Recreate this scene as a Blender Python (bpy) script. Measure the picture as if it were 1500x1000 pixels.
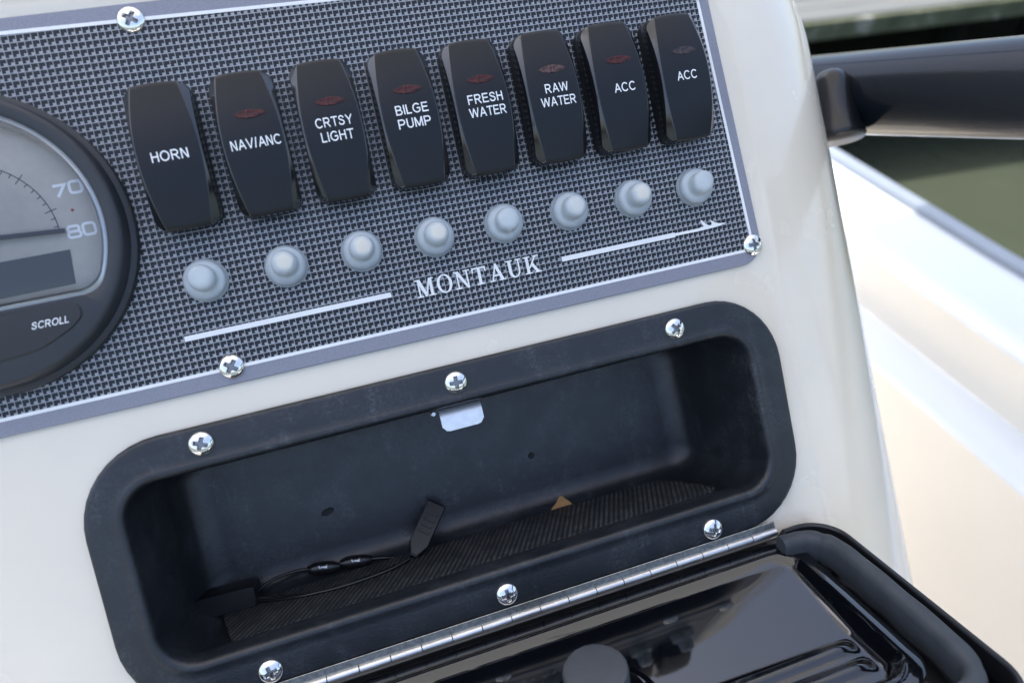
import bpy, math, random
from mathutils import Matrix, Vector
random.seed(7)
R_ = math.radians
for o in list(bpy.data.objects): bpy.data.objects.remove(o)
scene = bpy.context.scene
COL = scene.collection

# ------------------------------------------------------------------ frame of the dash face
MM = 0.001
TILT = 35.0                                   # dash face leans back 35 degrees
FR = Matrix.Translation((0, 0, 1.05)) @ Matrix.Rotation(R_(90 - TILT), 4, 'X')

# ------------------------------------------------------------------ camera
cam_r = Vector((0.94947776, -0.21622088, 0.2274654))
cam_u = Vector((0.22769099, 0.97340912, -0.02512978))
cam_b = Vector((-0.21598332, 0.07565199, 0.97346186))
cam_c = Vector((44.18563, -26.46862, 275.73798)) * MM
cm = Matrix.Identity(4)
for i in range(3):
    cm[i][0] = cam_r[i]; cm[i][1] = cam_u[i]; cm[i][2] = cam_b[i]; cm[i][3] = cam_c[i]
cd = bpy.data.cameras.new('camera')
cam = bpy.data.objects.new('camera', cd); COL.objects.link(cam)
cam.matrix_world = FR @ cm
cd.sensor_width = 36.0; cd.lens = 1025.283 / 1500 * 36.0
cd.clip_start = 0.01; cd.clip_end = 2000
cd.dof.use_dof = True; cd.dof.focus_distance = 0.283; cd.dof.aperture_fstop = 7.5
scene.camera = cam

# ------------------------------------------------------------------ light
SUN_EL, SUN_AZ = 72.0, -40.0
world = bpy.data.worlds.new('World'); scene.world = world; world.use_nodes = True
wn = world.node_tree.nodes; wl = world.node_tree.links; wn.clear()
sky = wn.new('ShaderNodeTexSky'); sky.sky_type = 'NISHITA'; sky.sun_disc = False
sky.sun_elevation = R_(SUN_EL); sky.sun_rotation = R_(SUN_AZ)
sky.air_density = 1.0; sky.dust_density = 4.5; sky.ozone_density = 1.0
bg = wn.new('ShaderNodeBackground'); bg.inputs[1].default_value = 0.15
wo = wn.new('ShaderNodeOutputWorld')
wl.new(sky.outputs[0], bg.inputs[0]); wl.new(bg.outputs[0], wo.inputs[0])
sl = bpy.data.lights.new('sun', 'SUN'); sl.energy = 2.2; sl.angle = R_(0.5); sl.color = (1.0, 0.95, 0.87)
so = bpy.data.objects.new('sun', sl); COL.objects.link(so)
sd = Vector((math.sin(R_(SUN_AZ)) * math.cos(R_(SUN_EL)), math.cos(R_(SUN_AZ)) * math.cos(R_(SUN_EL)), math.sin(R_(SUN_EL))))
so.rotation_euler = sd.to_track_quat('Z', 'Y').to_euler(); so.location = (0, 0, 6)
vs = scene.view_settings
vs.view_transform = 'Standard'; vs.look = 'None'; vs.exposure = 1.6; vs.gamma = 1.0; vs.use_curve_mapping = False
scene.render.engine = 'CYCLES'
scene.cycles.max_bounces = 10

# ------------------------------------------------------------------ materials
class NT:
    def __init__(s, name):
        s.m = bpy.data.materials.new(name); s.m.use_nodes = True
        s.t = s.m.node_tree; s.b = s.t.nodes['Principled BSDF']; s.co = None
    def n(s, typ, **kw):
        nd = s.t.nodes.new(typ)
        for k, v in kw.items():
            if hasattr(nd, k): setattr(nd, k, v)
            else: nd.inputs[k.replace('_', ' ')].default_value = v
        return nd
    def l(s, a, b): s.t.links.new(a, b)
    def coord(s):
        if not s.co: s.co = s.n('ShaderNodeTexCoord').outputs['Object']
        return s.co
    def noise(s, scale, detail=3, rough=0.5, stretch=None, dist=0):
        nd = s.n('ShaderNodeTexNoise'); nd.inputs['Scale'].default_value = scale
        nd.inputs['Detail'].default_value = detail; nd.inputs['Roughness'].default_value = rough
        nd.inputs['Distortion'].default_value = dist
        src = s.coord()
        if stretch:
            mp = s.n('ShaderNodeMapping'); mp.inputs['Scale'].default_value = stretch
            s.l(src, mp.inputs[0]); src = mp.outputs[0]
        s.l(src, nd.inputs['Vector']); return nd.outputs['Fac']
    def ramp(s, fac, stops):
        r = s.n('ShaderNodeValToRGB'); e = r.color_ramp.elements
        while len(e) < len(stops): e.new(0.5)
        for i, (p, c) in enumerate(stops):
            e[i].position = p; e[i].color = (c if len(c) == 4 else (*c, 1)) if isinstance(c, tuple) else (c, c, c, 1)
        s.l(fac, r.inputs[0]); return r.outputs[0]
    def math(s, op, a, b=None, c=None):
        nd = s.n('ShaderNodeMath'); nd.operation = op
        for i, v in enumerate((a, b, c)):
            if v is None: continue
            if isinstance(v, (int, float)): nd.inputs[i].default_value = v
            else: s.l(v, nd.inputs[i])
        return nd.outputs[0]
    def mix(s, f, a, b):
        nd = s.n('ShaderNodeMix'); nd.data_type = 'RGBA'
        for i, v in ((0, f), (6, a), (7, b)):
            if isinstance(v, (int, float)): nd.inputs[i].default_value = v
            elif isinstance(v, tuple): nd.inputs[i].default_value = (*v, 1)
            else: s.l(v, nd.inputs[i])
        return nd.outputs[2]
    def base(s, v):
        if isinstance(v, tuple): s.b.inputs['Base Color'].default_value = (*v, 1)
        else: s.l(v, s.b.inputs['Base Color'])
    def rough(s, v):
        if isinstance(v, (int, float)): s.b.inputs['Roughness'].default_value = v
        else: s.l(v, s.b.inputs['Roughness'])
    def bump(s, h, dist, strength=1.0, prev=None):
        nd = s.n('ShaderNodeBump'); nd.inputs['Strength'].default_value = strength; nd.inputs['Distance'].default_value = dist
        s.l(h, nd.inputs['Height'])
        if prev: s.l(prev, nd.inputs['Normal'])
        s.l(nd.outputs[0], s.b.inputs['Normal']); return nd.outputs[0]
    def set(s, **kw):
        for k, v in kw.items(): s.b.inputs[k.replace('_', ' ')].default_value = v

def simple(name, col, rough, metal=0.0, var=0.0, vscale=60, bump=0, bscale=800, rvar=0.0):
    t = NT(name); t.set(Metallic=metal)
    if var:
        t.base(t.ramp(t.noise(vscale, 4), [(0.3, tuple(c * (1 - var) for c in col)), (0.7, tuple(min(1, c * (1 + var)) for c in col))]))
    else: t.base(col)
    if rvar: t.rough(t.ramp(t.noise(vscale * 1.7, 4), [(0.3, max(0, rough - rvar)), (0.7, rough + rvar)]))
    else: t.rough(rough)
    if bump: t.bump(t.noise(bscale, 3), bump)
    return t.m
MT = {}
# cream gelcoat of the console
t = NT('cream_gelcoat')
c1 = t.ramp(t.noise(14, 5), [(0.3, (0.73, 0.655, 0.53)), (0.7, (0.77, 0.695, 0.565))])
sp = t.ramp(t.noise(900, 2), [(0.70, 0.0), (0.78, 1.0)])
sm = t.ramp(t.noise(38, 5, 0.6), [(0.45, 0.0), (0.75, 0.10)])
c2 = t.mix(sm, c1, (0.62, 0.56, 0.46))
t.base(c2); t.rough(t.ramp(t.noise(25, 4), [(0.3, 0.16), (0.7, 0.30)])); t.set(Coat_Weight=0.8, Coat_Roughness=0.06)
t.bump(t.noise(60, 2), 0.00012, 0.35); MT['cream'] = t.m
t = NT('white_gelcoat'); t.base((0.50, 0.54, 0.57)); t.rough(0.22); t.bump(t.noise(40, 2), 0.0002, 0.3); MT['white_gel'] = t.m
t = NT('cream_liner'); t.base(t.ramp(t.noise(5, 4), [(0.3, (0.72, 0.68, 0.60)), (0.7, (0.76, 0.72, 0.64))])); t.rough(0.35); MT['liner'] = t.m
# dark moulded plastic of the tray
def plastic(name, dust):
    t = NT(name)
    big = t.ramp(t.noise(46, 7, 0.66, None, 0.4), [(0.46, 0.0), (0.60, 1.0)])
    fine = t.ramp(t.noise(700, 4, 0.75), [(0.42, 0.1), (0.70, 1.0)])
    run = t.ramp(t.noise(110, 4, 0.6, (1.6, 0.35, 1)), [(0.52, 0.35), (0.66, 1.0)])
    f = t.math('MULTIPLY', t.math('MULTIPLY', t.math('MULTIPLY', big, fine), run), dust)
    specks = t.ramp(t.noise(1700, 1), [(0.785, 0.0), (0.80, 0.30)])
    f2 = t.math('MAXIMUM', f, specks)
    t.base(t.mix(f2, (0.0115, 0.0138, 0.0175), (0.15, 0.162, 0.178)))
    t.rough(t.ramp(t.noise(70, 6, 0.65), [(0.3, 0.27), (0.7, 0.42)]))
    b1 = t.bump(t.noise(1500, 3, 0.55), 0.00020, 0.6)
    t.bump(t.noise(260, 2), 0.0003, 0.18, b1)
    return t.m
MT['tray'] = plastic('moulded_black_plastic', 0.42)
t = NT('switch_face'); 
t.base(t.ramp(t.noise(2200, 2), [(0.77, (0.0075, 0.0095, 0.0125)), (0.80, (0.05, 0.055, 0.06))]))
t.rough(t.ramp(t.noise(120, 5, 0.6), [(0.3, 0.30), (0.7, 0.40)])); t.bump(t.noise(3000, 2), 0.00004, 0.4); t.b.inputs['Specular IOR Level'].default_value = 0.30; MT['sw_face'] = t.m
t = NT('switch_gloss'); t.base((0.011, 0.012, 0.014))
t.rough(t.ramp(t.noise(300, 5, 0.65, (1, 0.3, 1)), [(0.35, 0.04), (0.7, 0.16)])); t.set(IOR=1.65); MT['sw_gloss'] = t.m
MT['sw_base'] = simple('switch_base_black', (0.011, 0.012, 0.014), 0.42)
MT['print'] = simple('white_print', (0.80, 0.82, 0.83), 0.4, var=0.03, vscale=400)
MT['stripe'] = simple('white_inlay', (0.80, 0.80, 0.79), 0.35, var=0.02, vscale=300)
# indicator lens
def lensmat(name, a, b):
    t = NT(name); t.base(t.ramp(t.noise(900, 4, 0.7), [(0.38, a), (0.62, b)])); t.rough(0.10); t.b.inputs['Specular IOR Level'].default_value = 0.3
    t.bump(t.noise(1400, 2), 0.0002, 0.6); return t.m
MT['lens_red'] = lensmat('indicator_lens_red', (0.018, 0.004, 0.004), (0.085, 0.016, 0.014))
MT['lens_mix'] = lensmat('indicator_lens_flecked', (0.03, 0.008, 0.008), (0.12, 0.075, 0.07))
MT['lens_dark'] = lensmat('indicator_lens_dark', (0.018, 0.012, 0.012), (0.06, 0.05, 0.05))
# woven dash laminate
t = NT('woven_laminate')
mp = t.n('ShaderNodeMapping'); mp.inputs['Scale'].default_value = (1 / (2.318 * MM), 1 / (2.54 * MM), 1)
t.l(t.coord(), mp.inputs[0]); sx = t.n('ShaderNodeSeparateXYZ'); t.l(mp.outputs[0], sx.inputs[0])
wob = t.math('MULTIPLY', t.math('SUBTRACT', t.noise(160, 2), 0.5), 0.08)
fx = t.math('FRACT', t.math('ADD', sx.outputs[0], wob)); fy = t.math('FRACT', t.math('ADD', sx.outputs[1], wob))
m1 = t.math('LESS_THAN', fx, 0.105); m2 = t.math('LESS_THAN', fy, 0.13)
m3 = t.math('MULTIPLY', t.math('GREATER_THAN', fx, 0.57), t.math('LESS_THAN', fy, 0.48))
mask = t.math('MAXIMUM', t.math('MAXIMUM', m1, m2), m3)
lite = t.ramp(t.noise(700, 3), [(0.3, (0.27, 0.28, 0.30)), (0.7, (0.345, 0.355, 0.375))])
dark = t.ramp(t.noise(500, 3), [(0.3, (0.006, 0.009, 0.013)), (0.7, (0.012, 0.016, 0.022))])
t.base(t.mix(mask, dark, lite)); t.rough(t.ramp(t.noise(30, 4), [(0.3, 0.30), (0.7, 0.40)]))
t.b.inputs['Specular IOR Level'].default_value = 0.33
t.bump(mask, 0.00012, 0.35); MT['weave'] = t.m
t = NT('panel_border_flake')
t.base(t.ramp(t.noise(2600, 2, 0.8), [(0.35, (0.19, 0.195, 0.235)), (0.6, (0.25, 0.255, 0.30)), (0.8, (0.38, 0.39, 0.44))])); t.rough(0.38); MT['border'] = t.m
MT['chrome'] = simple('polished_stainless', (0.80, 0.79, 0.77), 0.055, 1.0, rvar=0.03, vscale=250)
MT['recess_shade'] = simple('screw_recess_shaded_steel', (0.22, 0.22, 0.225), 0.28, 1.0, rvar=0.1, vscale=900)  # darker steel for the cross slot, its inner shade put into the colour
t = NT('brushed_stainless'); t.set(Metallic=1.0)
t.base(t.ramp(t.noise(120, 4), [(0.3, (0.50, 0.50, 0.49)), (0.7, (0.66, 0.66, 0.65))]))
t.rough(t.ramp(t.noise(260, 5, 0.6, (0.15, 1, 1)), [(0.3, 0.22), (0.7, 0.40)])); MT['steel'] = t.m
t = NT('hinge_leaf_stainless'); t.set(Metallic=1.0)
t.base(t.ramp(t.noise(500, 5, 0.7), [(0.35, (0.22, 0.22, 0.21)), (0.7, (0.46, 0.46, 0.44))])); t.rough(0.38); MT['leaf'] = t.m
t = NT('catch_plate_steel'); t.set(Metallic=0.75); t.base(t.ramp(t.noise(400, 4), [(0.3, (0.70, 0.71, 0.72)), (0.7, (0.82, 0.83, 0.84))])); t.rough(0.42); MT['catch'] = t.m
# translucent silicone boots, with the white breaker button showing through
def boot(name, spot):
    t = NT(name); s = t.n('ShaderNodeSeparateXYZ'); t.l(t.coord(), s.inputs[0])
    dx = t.math('SUBTRACT', s.outputs[0], 0.0003); dy = t.math('SUBTRACT', s.outputs[1], 0.0009)
    d = t.math('SQRT', t.math('ADD', t.math('MULTIPLY', dx, dx), t.math('MULTIPLY', dy, dy)))
    d = t.math('ADD', d, t.math('MULTIPLY', t.math('SUBTRACT', t.noise(600, 2), 0.5), 0.0016))
    nearc = t.math('SUBTRACT', 1.0, t.math('SMOOTH_MIN', t.math('DIVIDE', d, 0.0034), 1.0, 0.2))
    top = t.math('GREATER_THAN', s.outputs[2], 0.0095)
    f = t.math('MULTIPLY', t.math('MULTIPLY', t.math('MINIMUM', t.math('MULTIPLY', t.math('MAXIMUM', nearc, 0.0), 3.0), 1.0), top), spot)
    col = t.ramp(t.noise(300, 3), [(0.3, (0.64, 0.73, 0.79)), (0.7, (0.71, 0.79, 0.84))])
    t.base(t.mix(f, col, (0.97, 0.93, 0.84))); t.rough(0.27)
    t.set(Transmission_Weight=0.55, IOR=1.30, Coat_Weight=0.4, Coat_Roughness=0.15)
    t.b.inputs['Subsurface Radius'].default_value = (0.8, 0.9, 1.0)
    t.bump(t.noise(500, 2), 0.0001, 0.3); return t.m
MT['plunger'] = simple('breaker_button_white', (0.82, 0.80, 0.75), 0.5)
MT['boot0'] = boot('silicone_clear', 0.12); MT['boot1'] = boot('silicone_button_showing', 1.0)
# lid
t = NT('gloss_black_gelcoat'); t.base((0.0025, 0.003, 0.0045)); t.set(IOR=1.72)
t.rough(t.ramp(t.noise(90, 4), [(0.35, 0.015), (0.8, 0.05)])); t.bump(t.noise(22, 2), 0.0004, 0.25); MT['lid'] = t.m
t = NT('lid_edge_black'); t.base((0.010, 0.011, 0.013)); t.rough(0.35); t.bump(t.noise(300, 3), 0.0002, 0.3); MT['lid_edge'] = t.m
t = NT('foam_gasket'); t.base(t.ramp(t.noise(120, 4), [(0.3, (0.030, 0.036, 0.043)), (0.7, (0.042, 0.049, 0.057))])); t.rough(0.62)
b = t.bump(t.noise(70, 3), 0.0012, 0.35); t.bump(t.noise(1800, 2), 0.0001, 0.3, b); MT['gasket'] = t.m
MT['knob'] = simple('knob_grey_rubber', (0.045, 0.050, 0.056), 0.6, var=0.12, vscale=150, bump=0.0001, bscale=1200)
t = NT('ribbed_rubber_mat')
mp = t.n('ShaderNodeMapping'); mp.inputs['Rotation'].default_value = (0, R_(22), 0); t.l(t.coord(), mp.inputs[0])
wv = t.n('ShaderNodeTexWave'); wv.bands_direction = 'X'; wv.inputs['Scale'].default_value = 1 / (2.2 * MM) / 3.3 ; wv.inputs['Distortion'].default_value = 0.6; wv.inputs['Detail Scale'].default_value = 2
t.l(mp.outputs[0], wv.inputs[0])
t.base(t.mix(wv.outputs['Fac'], (0.007, 0.008, 0.009), t.ramp(t.noise(200, 4), [(0.35, (0.022, 0.025, 0.029)), (0.7, (0.075, 0.08, 0.085))])))
t.rough(0.6); t.bump(wv.outputs['Fac'], 0.0006, 0.8); MT['mat'] = t.m
MT['cable'] = simple('cable_black', (0.008, 0.009, 0.010), 0.25)
MT['plug'] = simple('plug_black', (0.006, 0.007, 0.009), 0.45, bump=0.0001, bscale=900)
MT['orange'] = simple('orange_tag', (0.27, 0.14, 0.04), 0.6, var=0.1, vscale=200)
MT['hole'] = simple('hole_black', (0.002, 0.002, 0.002), 0.7)
# gauge
MT['bezel'] = simple('gauge_bezel_black', (0.020, 0.024, 0.030), 0.5, bump=0.00006, bscale=2500)
MT['button'] = simple('gauge_button_black', (0.016, 0.018, 0.021), 0.55)
t = NT('dial_silver'); t.base(t.ramp(t.noise(300, 3), [(0.3, (0.47, 0.435, 0.375)), (0.7, (0.51, 0.475, 0.41))])); t.rough(0.45); MT['dial'] = t.m
MT['dial_white'] = simple('dial_white_print', (0.90, 0.91, 0.92), 0.5)
MT['dial_black'] = simple('dial_black_print', (0.03, 0.033, 0.04), 0.5)
MT['dial_red'] = simple('dial_red_print', (0.35, 0.03, 0.06), 0.5)
MT['lcd'] = simple('gauge_display_glass', (0.035, 0.04, 0.045), 0.08)
t = NT('gauge_rim'); t.set(Metallic=0.6); t.base((0.5, 0.52, 0.53)); t.rough(0.2); MT['rim'] = t.m
t = NT('gauge_glass'); nt = t.t
gl = t.n('ShaderNodeBsdfGlossy'); gl.inputs['Roughness'].default_value = 0.03
tr = t.n('ShaderNodeBsdfTransparent'); fr = t.n('ShaderNodeFresnel'); fr.inputs['IOR'].default_value = 1.5
mx = t.n('ShaderNodeMixShader'); t.l(fr.outputs[0], mx.inputs[0]); t.l(tr.outputs[0], mx.inputs[1]); t.l(gl.outputs[0], mx.inputs[2])
t.l(mx.outputs[0], nt.nodes['Material Output'].inputs[0]); MT['glass'] = t.m
# boat and dock
t = NT('dark_rail_coating'); t.base((0.006, 0.009, 0.014)); t.rough(t.ramp(t.noise(60, 4), [(0.3, 0.10), (0.7, 0.2)])); t.set(IOR=1.40); t.b.inputs['Specular IOR Level'].default_value = 0.4; MT['rail'] = t.m
MT['rail_foot'] = simple('rail_foot_black', (0.007, 0.008, 0.010), 0.25)
MT['rub'] = simple('grey_rub_rail', (0.20, 0.23, 0.27), 0.4, var=0.1, vscale=8)
t = NT('water'); t.base(t.ramp(t.noise(0.8, 4), [(0.3, (0.030, 0.038, 0.024)), (0.7, (0.050, 0.060, 0.042))])); t.rough(0.03); t.set(IOR=1.33)
b = t.bump(t.noise(2.2, 3, 0.5, (1, 0.6, 1)), 0.06, 0.35); t.bump(t.noise(9, 3), 0.012, 0.3, b); MT['water'] = t.m
t = NT('dock_board_grey'); t.base(t.ramp(t.noise(3, 5, 0.6, (1, 9, 1)), [(0.3, (0.07, 0.078, 0.076)), (0.7, (0.11, 0.118, 0.115))])); t.rough(0.8); MT['dock'] = t.m
t = NT('dock_fascia_algae'); t.base(t.ramp(t.noise(7, 5, 0.65), [(0.35, (0.03, 0.04, 0.018)), (0.58, (0.07, 0.08, 0.045)), (0.72, (0.22, 0.225, 0.20))])); t.rough(0.85); MT['fascia'] = t.m
MT['pile'] = simple('wet_dark_timber', (0.018, 0.020, 0.020), 0.6, var=0.4, vscale=6)
MT['box_white'] = simple('white_fibreglass', (0.72, 0.70, 0.66), 0.3)
t = NT('canvas')
df = t.n('ShaderNodeBsdfDiffuse'); df.inputs[0].default_value = (0.68, 0.67, 0.64, 1)
tl = t.n('ShaderNodeBsdfTranslucent'); tl.inputs[0].default_value = (0.62, 0.62, 0.61, 1)
mx = t.n('ShaderNodeMixShader'); mx.inputs[0].default_value = 0.5
t.l(df.outputs[0], mx.inputs[1]); t.l(tl.outputs[0], mx.inputs[2]); t.l(mx.outputs[0], t.t.nodes['Material Output'].inputs[0]); MT['canvas'] = t.m
MT['pipe'] = simple('aluminium_pipe', (0.7, 0.7, 0.7), 0.25, 1.0)

# ------------------------------------------------------------------ object helpers
def tag(o, label, cat, group=None, kind=None):
    if label: o['label'] = label
    if cat: o['category'] = cat
    if group: o['group'] = group
    if kind: o['kind'] = kind
    return o
def thing(name, label, cat, loc=(0, 0, 0), group=None, rot=None, world=False):
    o = bpy.data.objects.new(name, None); COL.objects.link(o); o.empty_display_size = 0.01
    T = Matrix.Translation(Vector(loc) * (1 if world else MM))
    o.matrix_world = (T if world else FR @ T) @ (rot if rot else Matrix.Identity(4))
    return tag(o, label, cat, group)
def mesh(name, V, Fc, mats, scale=MM, smooth=True, idx=None, angle=35):
    me = bpy.data.meshes.new(name); me.from_pydata([tuple(c * scale for c in v) for v in V], [], Fc)
    if not isinstance(mats, (list, tuple)): mats = [mats]
    for m in mats: me.materials.append(m)
    if idx:
        for p, i in zip(me.polygons, idx): p.material_index = i
    me.validate(); me.update()
    if smooth:
        for p in me.polygons: p.use_smooth = True
        me.set_sharp_from_angle(angle=R_(angle))
    return me
def obj(name, me, parent=None, loc=(0, 0, 0), rot=None, world=False, label=None):
    o = bpy.data.objects.new(name, me); COL.objects.link(o)
    T = Matrix.Translation(Vector(loc) * MM) @ (rot if rot else Matrix.Identity(4))
    if parent: o.parent = parent; o.matrix_local = T
    else: o.matrix_world = T if world else FR @ T
    if label: o['label'] = label
    return o
def grid_faces(nr, nc, close=True, flip=False, base=0):
    f = []
    for i in range(nr - 1):
        for j in range(nc if close else nc - 1):
            a = base + i * nc + j; b = base + i * nc + (j + 1) % nc; c = b + nc; d = a + nc
            f.append((a, d, c, b) if flip else (a, b, c, d))
    return f
def loft(rings, cap0=False, cap1=False, flip=False):
    n = len(rings[0]); V = [v for r in rings for v in r]; Fc = grid_faces(len(rings), n, True, flip)
    if cap0: Fc.append(tuple(range(n)) if flip else tuple(reversed(range(n))))
    if cap1:
        b = (len(rings) - 1) * n
        Fc.append(tuple(reversed(range(b, b + n))) if flip else tuple(range(b, b + n)))
    return V, Fc
def lathe(prof, n=32, cap=True):
    rings = [[(r * math.cos(2 * math.pi * j / n), r * math.sin(2 * math.pi * j / n), z) for j in range(n)] for r, z in prof]
    return loft(rings, False, cap)
def rrect(x0, x1, y0, y1, r, z, n=10, taper=0.0):
    pts = []
    for cx, cy, a0 in ((x1 - r, y1 - r, 0), (x0 + r, y1 - r, 90), (x0 + r, y0 + r, 180), (x1 - r, y0 + r, 270)):
        for k in range(n + 1):
            a = R_(a0 + 90 * k / n); x = cx + r * math.cos(a); y = cy + r * math.sin(a)
            if x > 0: x += taper * y
            pts.append((x, y, z))
    return pts
def prism(poly, z0, z1):
    n = len(poly); V = [(x, y, z0) for x, y in poly] + [(x, y, z1) for x, y in poly]
    return V, [tuple(reversed(range(n))), tuple(range(n, 2 * n))] + [(i, (i + 1) % n, n + (i + 1) % n, n + i) for i in range(n)]
def join(parts):
    V, Fc = [], []
    for v, f in parts:
        b = len(V); V += list(v); Fc += [tuple(b + i for i in q) for q in f]
    return V, Fc
def box(x0, x1, y0, y1, z0, z1, c=0.0):
    if not c:
        V = [(x, y, z) for z in (z0, z1) for y in (y0, y1) for x in (x0, x1)]
        return V, [(0, 2, 3, 1), (4, 5, 7, 6), (0, 1, 5, 4), (2, 6, 7, 3), (0, 4, 6, 2), (1, 3, 7, 5)]
    q = lambda i, z: [(x0 + i, y0 + i, z), (x1 - i, y0 + i, z), (x1 - i, y1 - i, z), (x0 + i, y1 - i, z)]
    return loft([q(c, z0), q(0, z0 + c), q(0, z1 - c), q(c, z1)], True, True)
def ribbon(pts, w, closed, z0, z1):
    n = len(pts); L, Rr = [], []
    for i, (x, y) in enumerate(pts):
        if closed: a, b = pts[i - 1], pts[(i + 1) % n]
        else: a, b = pts[max(i - 1, 0)], pts[min(i + 1, n - 1)]
        d1 = Vector((x - a[0], y - a[1])); d2 = Vector((b[0] - x, b[1] - y))
        if d1.length < 1e-9: d1 = d2
        if d2.length < 1e-9: d2 = d1
        d1.normalize(); d2.normalize(); t_ = d1 + d2
        t_ = d2 if t_.length < 1e-6 else t_.normalized()
        nn = Vector((-t_.y, t_.x)); k = w / 2 / max(0.45, nn.dot(Vector((-d2.y, d2.x))))
        L.append((x + nn.x * k, y + nn.y * k)); Rr.append((x - nn.x * k, y - nn.y * k))
    rings = [[(*L[i], z1), (*L[i], z0), (*Rr[i], z0), (*Rr[i], z1)] for i in range(n)]
    V = [v for r in rings for v in r]; Fc = []
    for i in range(n if closed else n - 1):
        a, b = i * 4, ((i + 1) % n) * 4
        for k in range(4): Fc.append((a + k, b + k, b + (k + 1) % 4, a + (k + 1) % 4))
    if not closed: Fc += [(0, 1, 2, 3), tuple(reversed(range((n - 1) * 4, n * 4)))]
    return V, Fc
def smooth_path(P, sub=8):
    P = [Vector(p) for p in P]; out = []
    for i in range(len(P) - 1):
        a, b, c, d = P[max(i - 1, 0)], P[i], P[i + 1], P[min(i + 2, len(P) - 1)]
        for k in range(sub):
            t_ = k / sub
            out.append(0.5 * ((2 * b) + (c - a) * t_ + (2 * a - 5 * b + 4 * c - d) * t_ ** 2 + (3 * b - a - 3 * c + d) * t_ ** 3))
    return out + [P[-1]]
def sweep(path, sec, up=(0, 0, 1), scales=None, caps=True):
    up = Vector(up); rings = []
    for i, q in enumerate(path):
        d = (path[min(i + 1, len(path) - 1)] - path[max(i - 1, 0)]).normalized()
        s = d.cross(up)
        s = s.normalized() if s.length > 1e-4 else Vector((1, 0, 0)); u = s.cross(d)
        k = scales[i] if scales else 1
        rings.append([tuple(q + s * a * k + u * b * k) for a, b in sec])
    return loft(rings, caps, caps)
def circ(r, n=10): return [(r * math.cos(2 * math.pi * k / n), r * math.sin(2 * math.pi * k / n)) for k in range(n)]
def el(cx, cy, rx, ry, a0, a1, n=14): return [(cx + rx * math.cos(R_(a0 + (a1 - a0) * k / n)), cy + ry * math.sin(R_(a0 + (a1 - a0) * k / n))) for k in range(n + 1)]
LV = [(.07, 0), (.07, 1)]
SANS = {
 'H': (.78, [LV, [(.71, 0), (.71, 1)], [(.07, .53), (.71, .53)]]), 'O': (1.0, [('c', el(.5, .5, .43, .445, 0, 360, 32)[:-1])]),
 'R': (.86, [LV, [(.07, .935), (.48, .935)] + el(.48, .705, .25, .23, 80, -80, 10) + [(.48, .475), (.07, .475)], [(.42, .47), (.79, 0)]]),
 'N': (.78, [LV, [(.71, 0), (.71, 1)], [(.09, .98), (.69, .02)]]), 'A': (.93, [[(.06, 0), (.465, .99)], [(.465, .99), (.87, 0)], [(.2, .34), (.73, .34)]]),
 'V': (.93, [[(.06, 1), (.465, .01)], [(.465, .01), (.87, 1)]]), '/': (.34, [[(.05, -.02), (.29, 1.02)]]),
 'C': (.92, [el(.5, .5, .43, .445, 40, 320, 26)]), 'T': (.82, [[(0, .935), (.82, .935)], [(.41, 0), (.41, .95)]]),
 'S': (.80, [[(q.x, q.y) for q in smooth_path([(.70, .72, 0), (.60, .89, 0), (.39, .935, 0), (.17, .86, 0), (.13, .70, 0), (.29, .57, 0), (.52, .49, 0), (.69, .37, 0), (.67, .19, 0), (.50, .075, 0), (.30, .075, 0), (.13, .15, 0), (.07, .31, 0)], 3)]]),
 'Y': (.88, [[(.05, 1), (.44, .44)], [(.83, 1), (.44, .44)], [(.44, .47), (.44, 0)]]), 'L': (.62, [[(.07, 1), (.07, .065), (.62, .065)]]), 'I': (.14, [LV]),
 'G': (.95, [el(.5, .5, .43, .445, 42, 325, 26) + [(.87, .26), (.87, .47)], [(.90, .48), (.52, .48)]]),
 'B': (.80, [LV, [(.07, .935), (.45, .935)] + el(.45, .73, .21, .205, 80, -80, 10) + [(.45, .525), (.07, .525)], [(.07, .52), (.48, .52)] + el(.48, .293, .25, .228, 80, -80, 10) + [(.48, .065), (.07, .065)]]),
 'P': (.82, [LV, [(.07, .935), (.48, .935)] + el(.48, .69, .26, .245, 80, -80, 10) + [(.48, .445), (.07, .445)]]),
 'U': (.78, [[(.07, 1), (.07, .36)] + el(.39, .36, .32, .295, 190, 350, 14) + [(.71, .36), (.71, 1)]]),
 'M': (.94, [LV, [(.87, 0), (.87, 1)], [(.09, .99), (.47, .06)], [(.85, .99), (.47, .06)]]), 'F': (.72, [LV, [(.07, .935), (.70, .935)], [(.07, .5), (.62, .5)]]),
 'E': (.76, [LV, [(.07, .935), (.74, .935)], [(.07, .52), (.69, .52)], [(.07, .065), (.76, .065)]]),
 'W': (1.28, [[(.05, 1), (.33, .03)], [(.33, .03), (.64, .97)], [(.64, .97), (.95, .03)], [(.95, .03), (1.23, 1)]]),
}
def text_mesh(body, w, h, depth=0.12):
    x = 0.0; parts = []; k = 0
    for ch in body:
        gw, strokes = SANS[ch]
        for st in strokes:
            cl = isinstance(st, tuple); pts = [(a + x, b) for a, b in (st[1] if cl else st)]
            parts.append(ribbon(pts, 0.142, cl, 0.0, depth + 0.004 * (k % 5))); k += 1
        x += gw + (0.10 if ch in 'AVTYW' else 0.165)
    V, Fc = join(parts); x0 = min(v[0] for v in V); x1 = max(v[0] for v in V)
    return [((v[0] - (x0 + x1) / 2) * w / (x1 - x0), (v[1] - 0.5) * h, v[2]) for v in V], Fc

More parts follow.
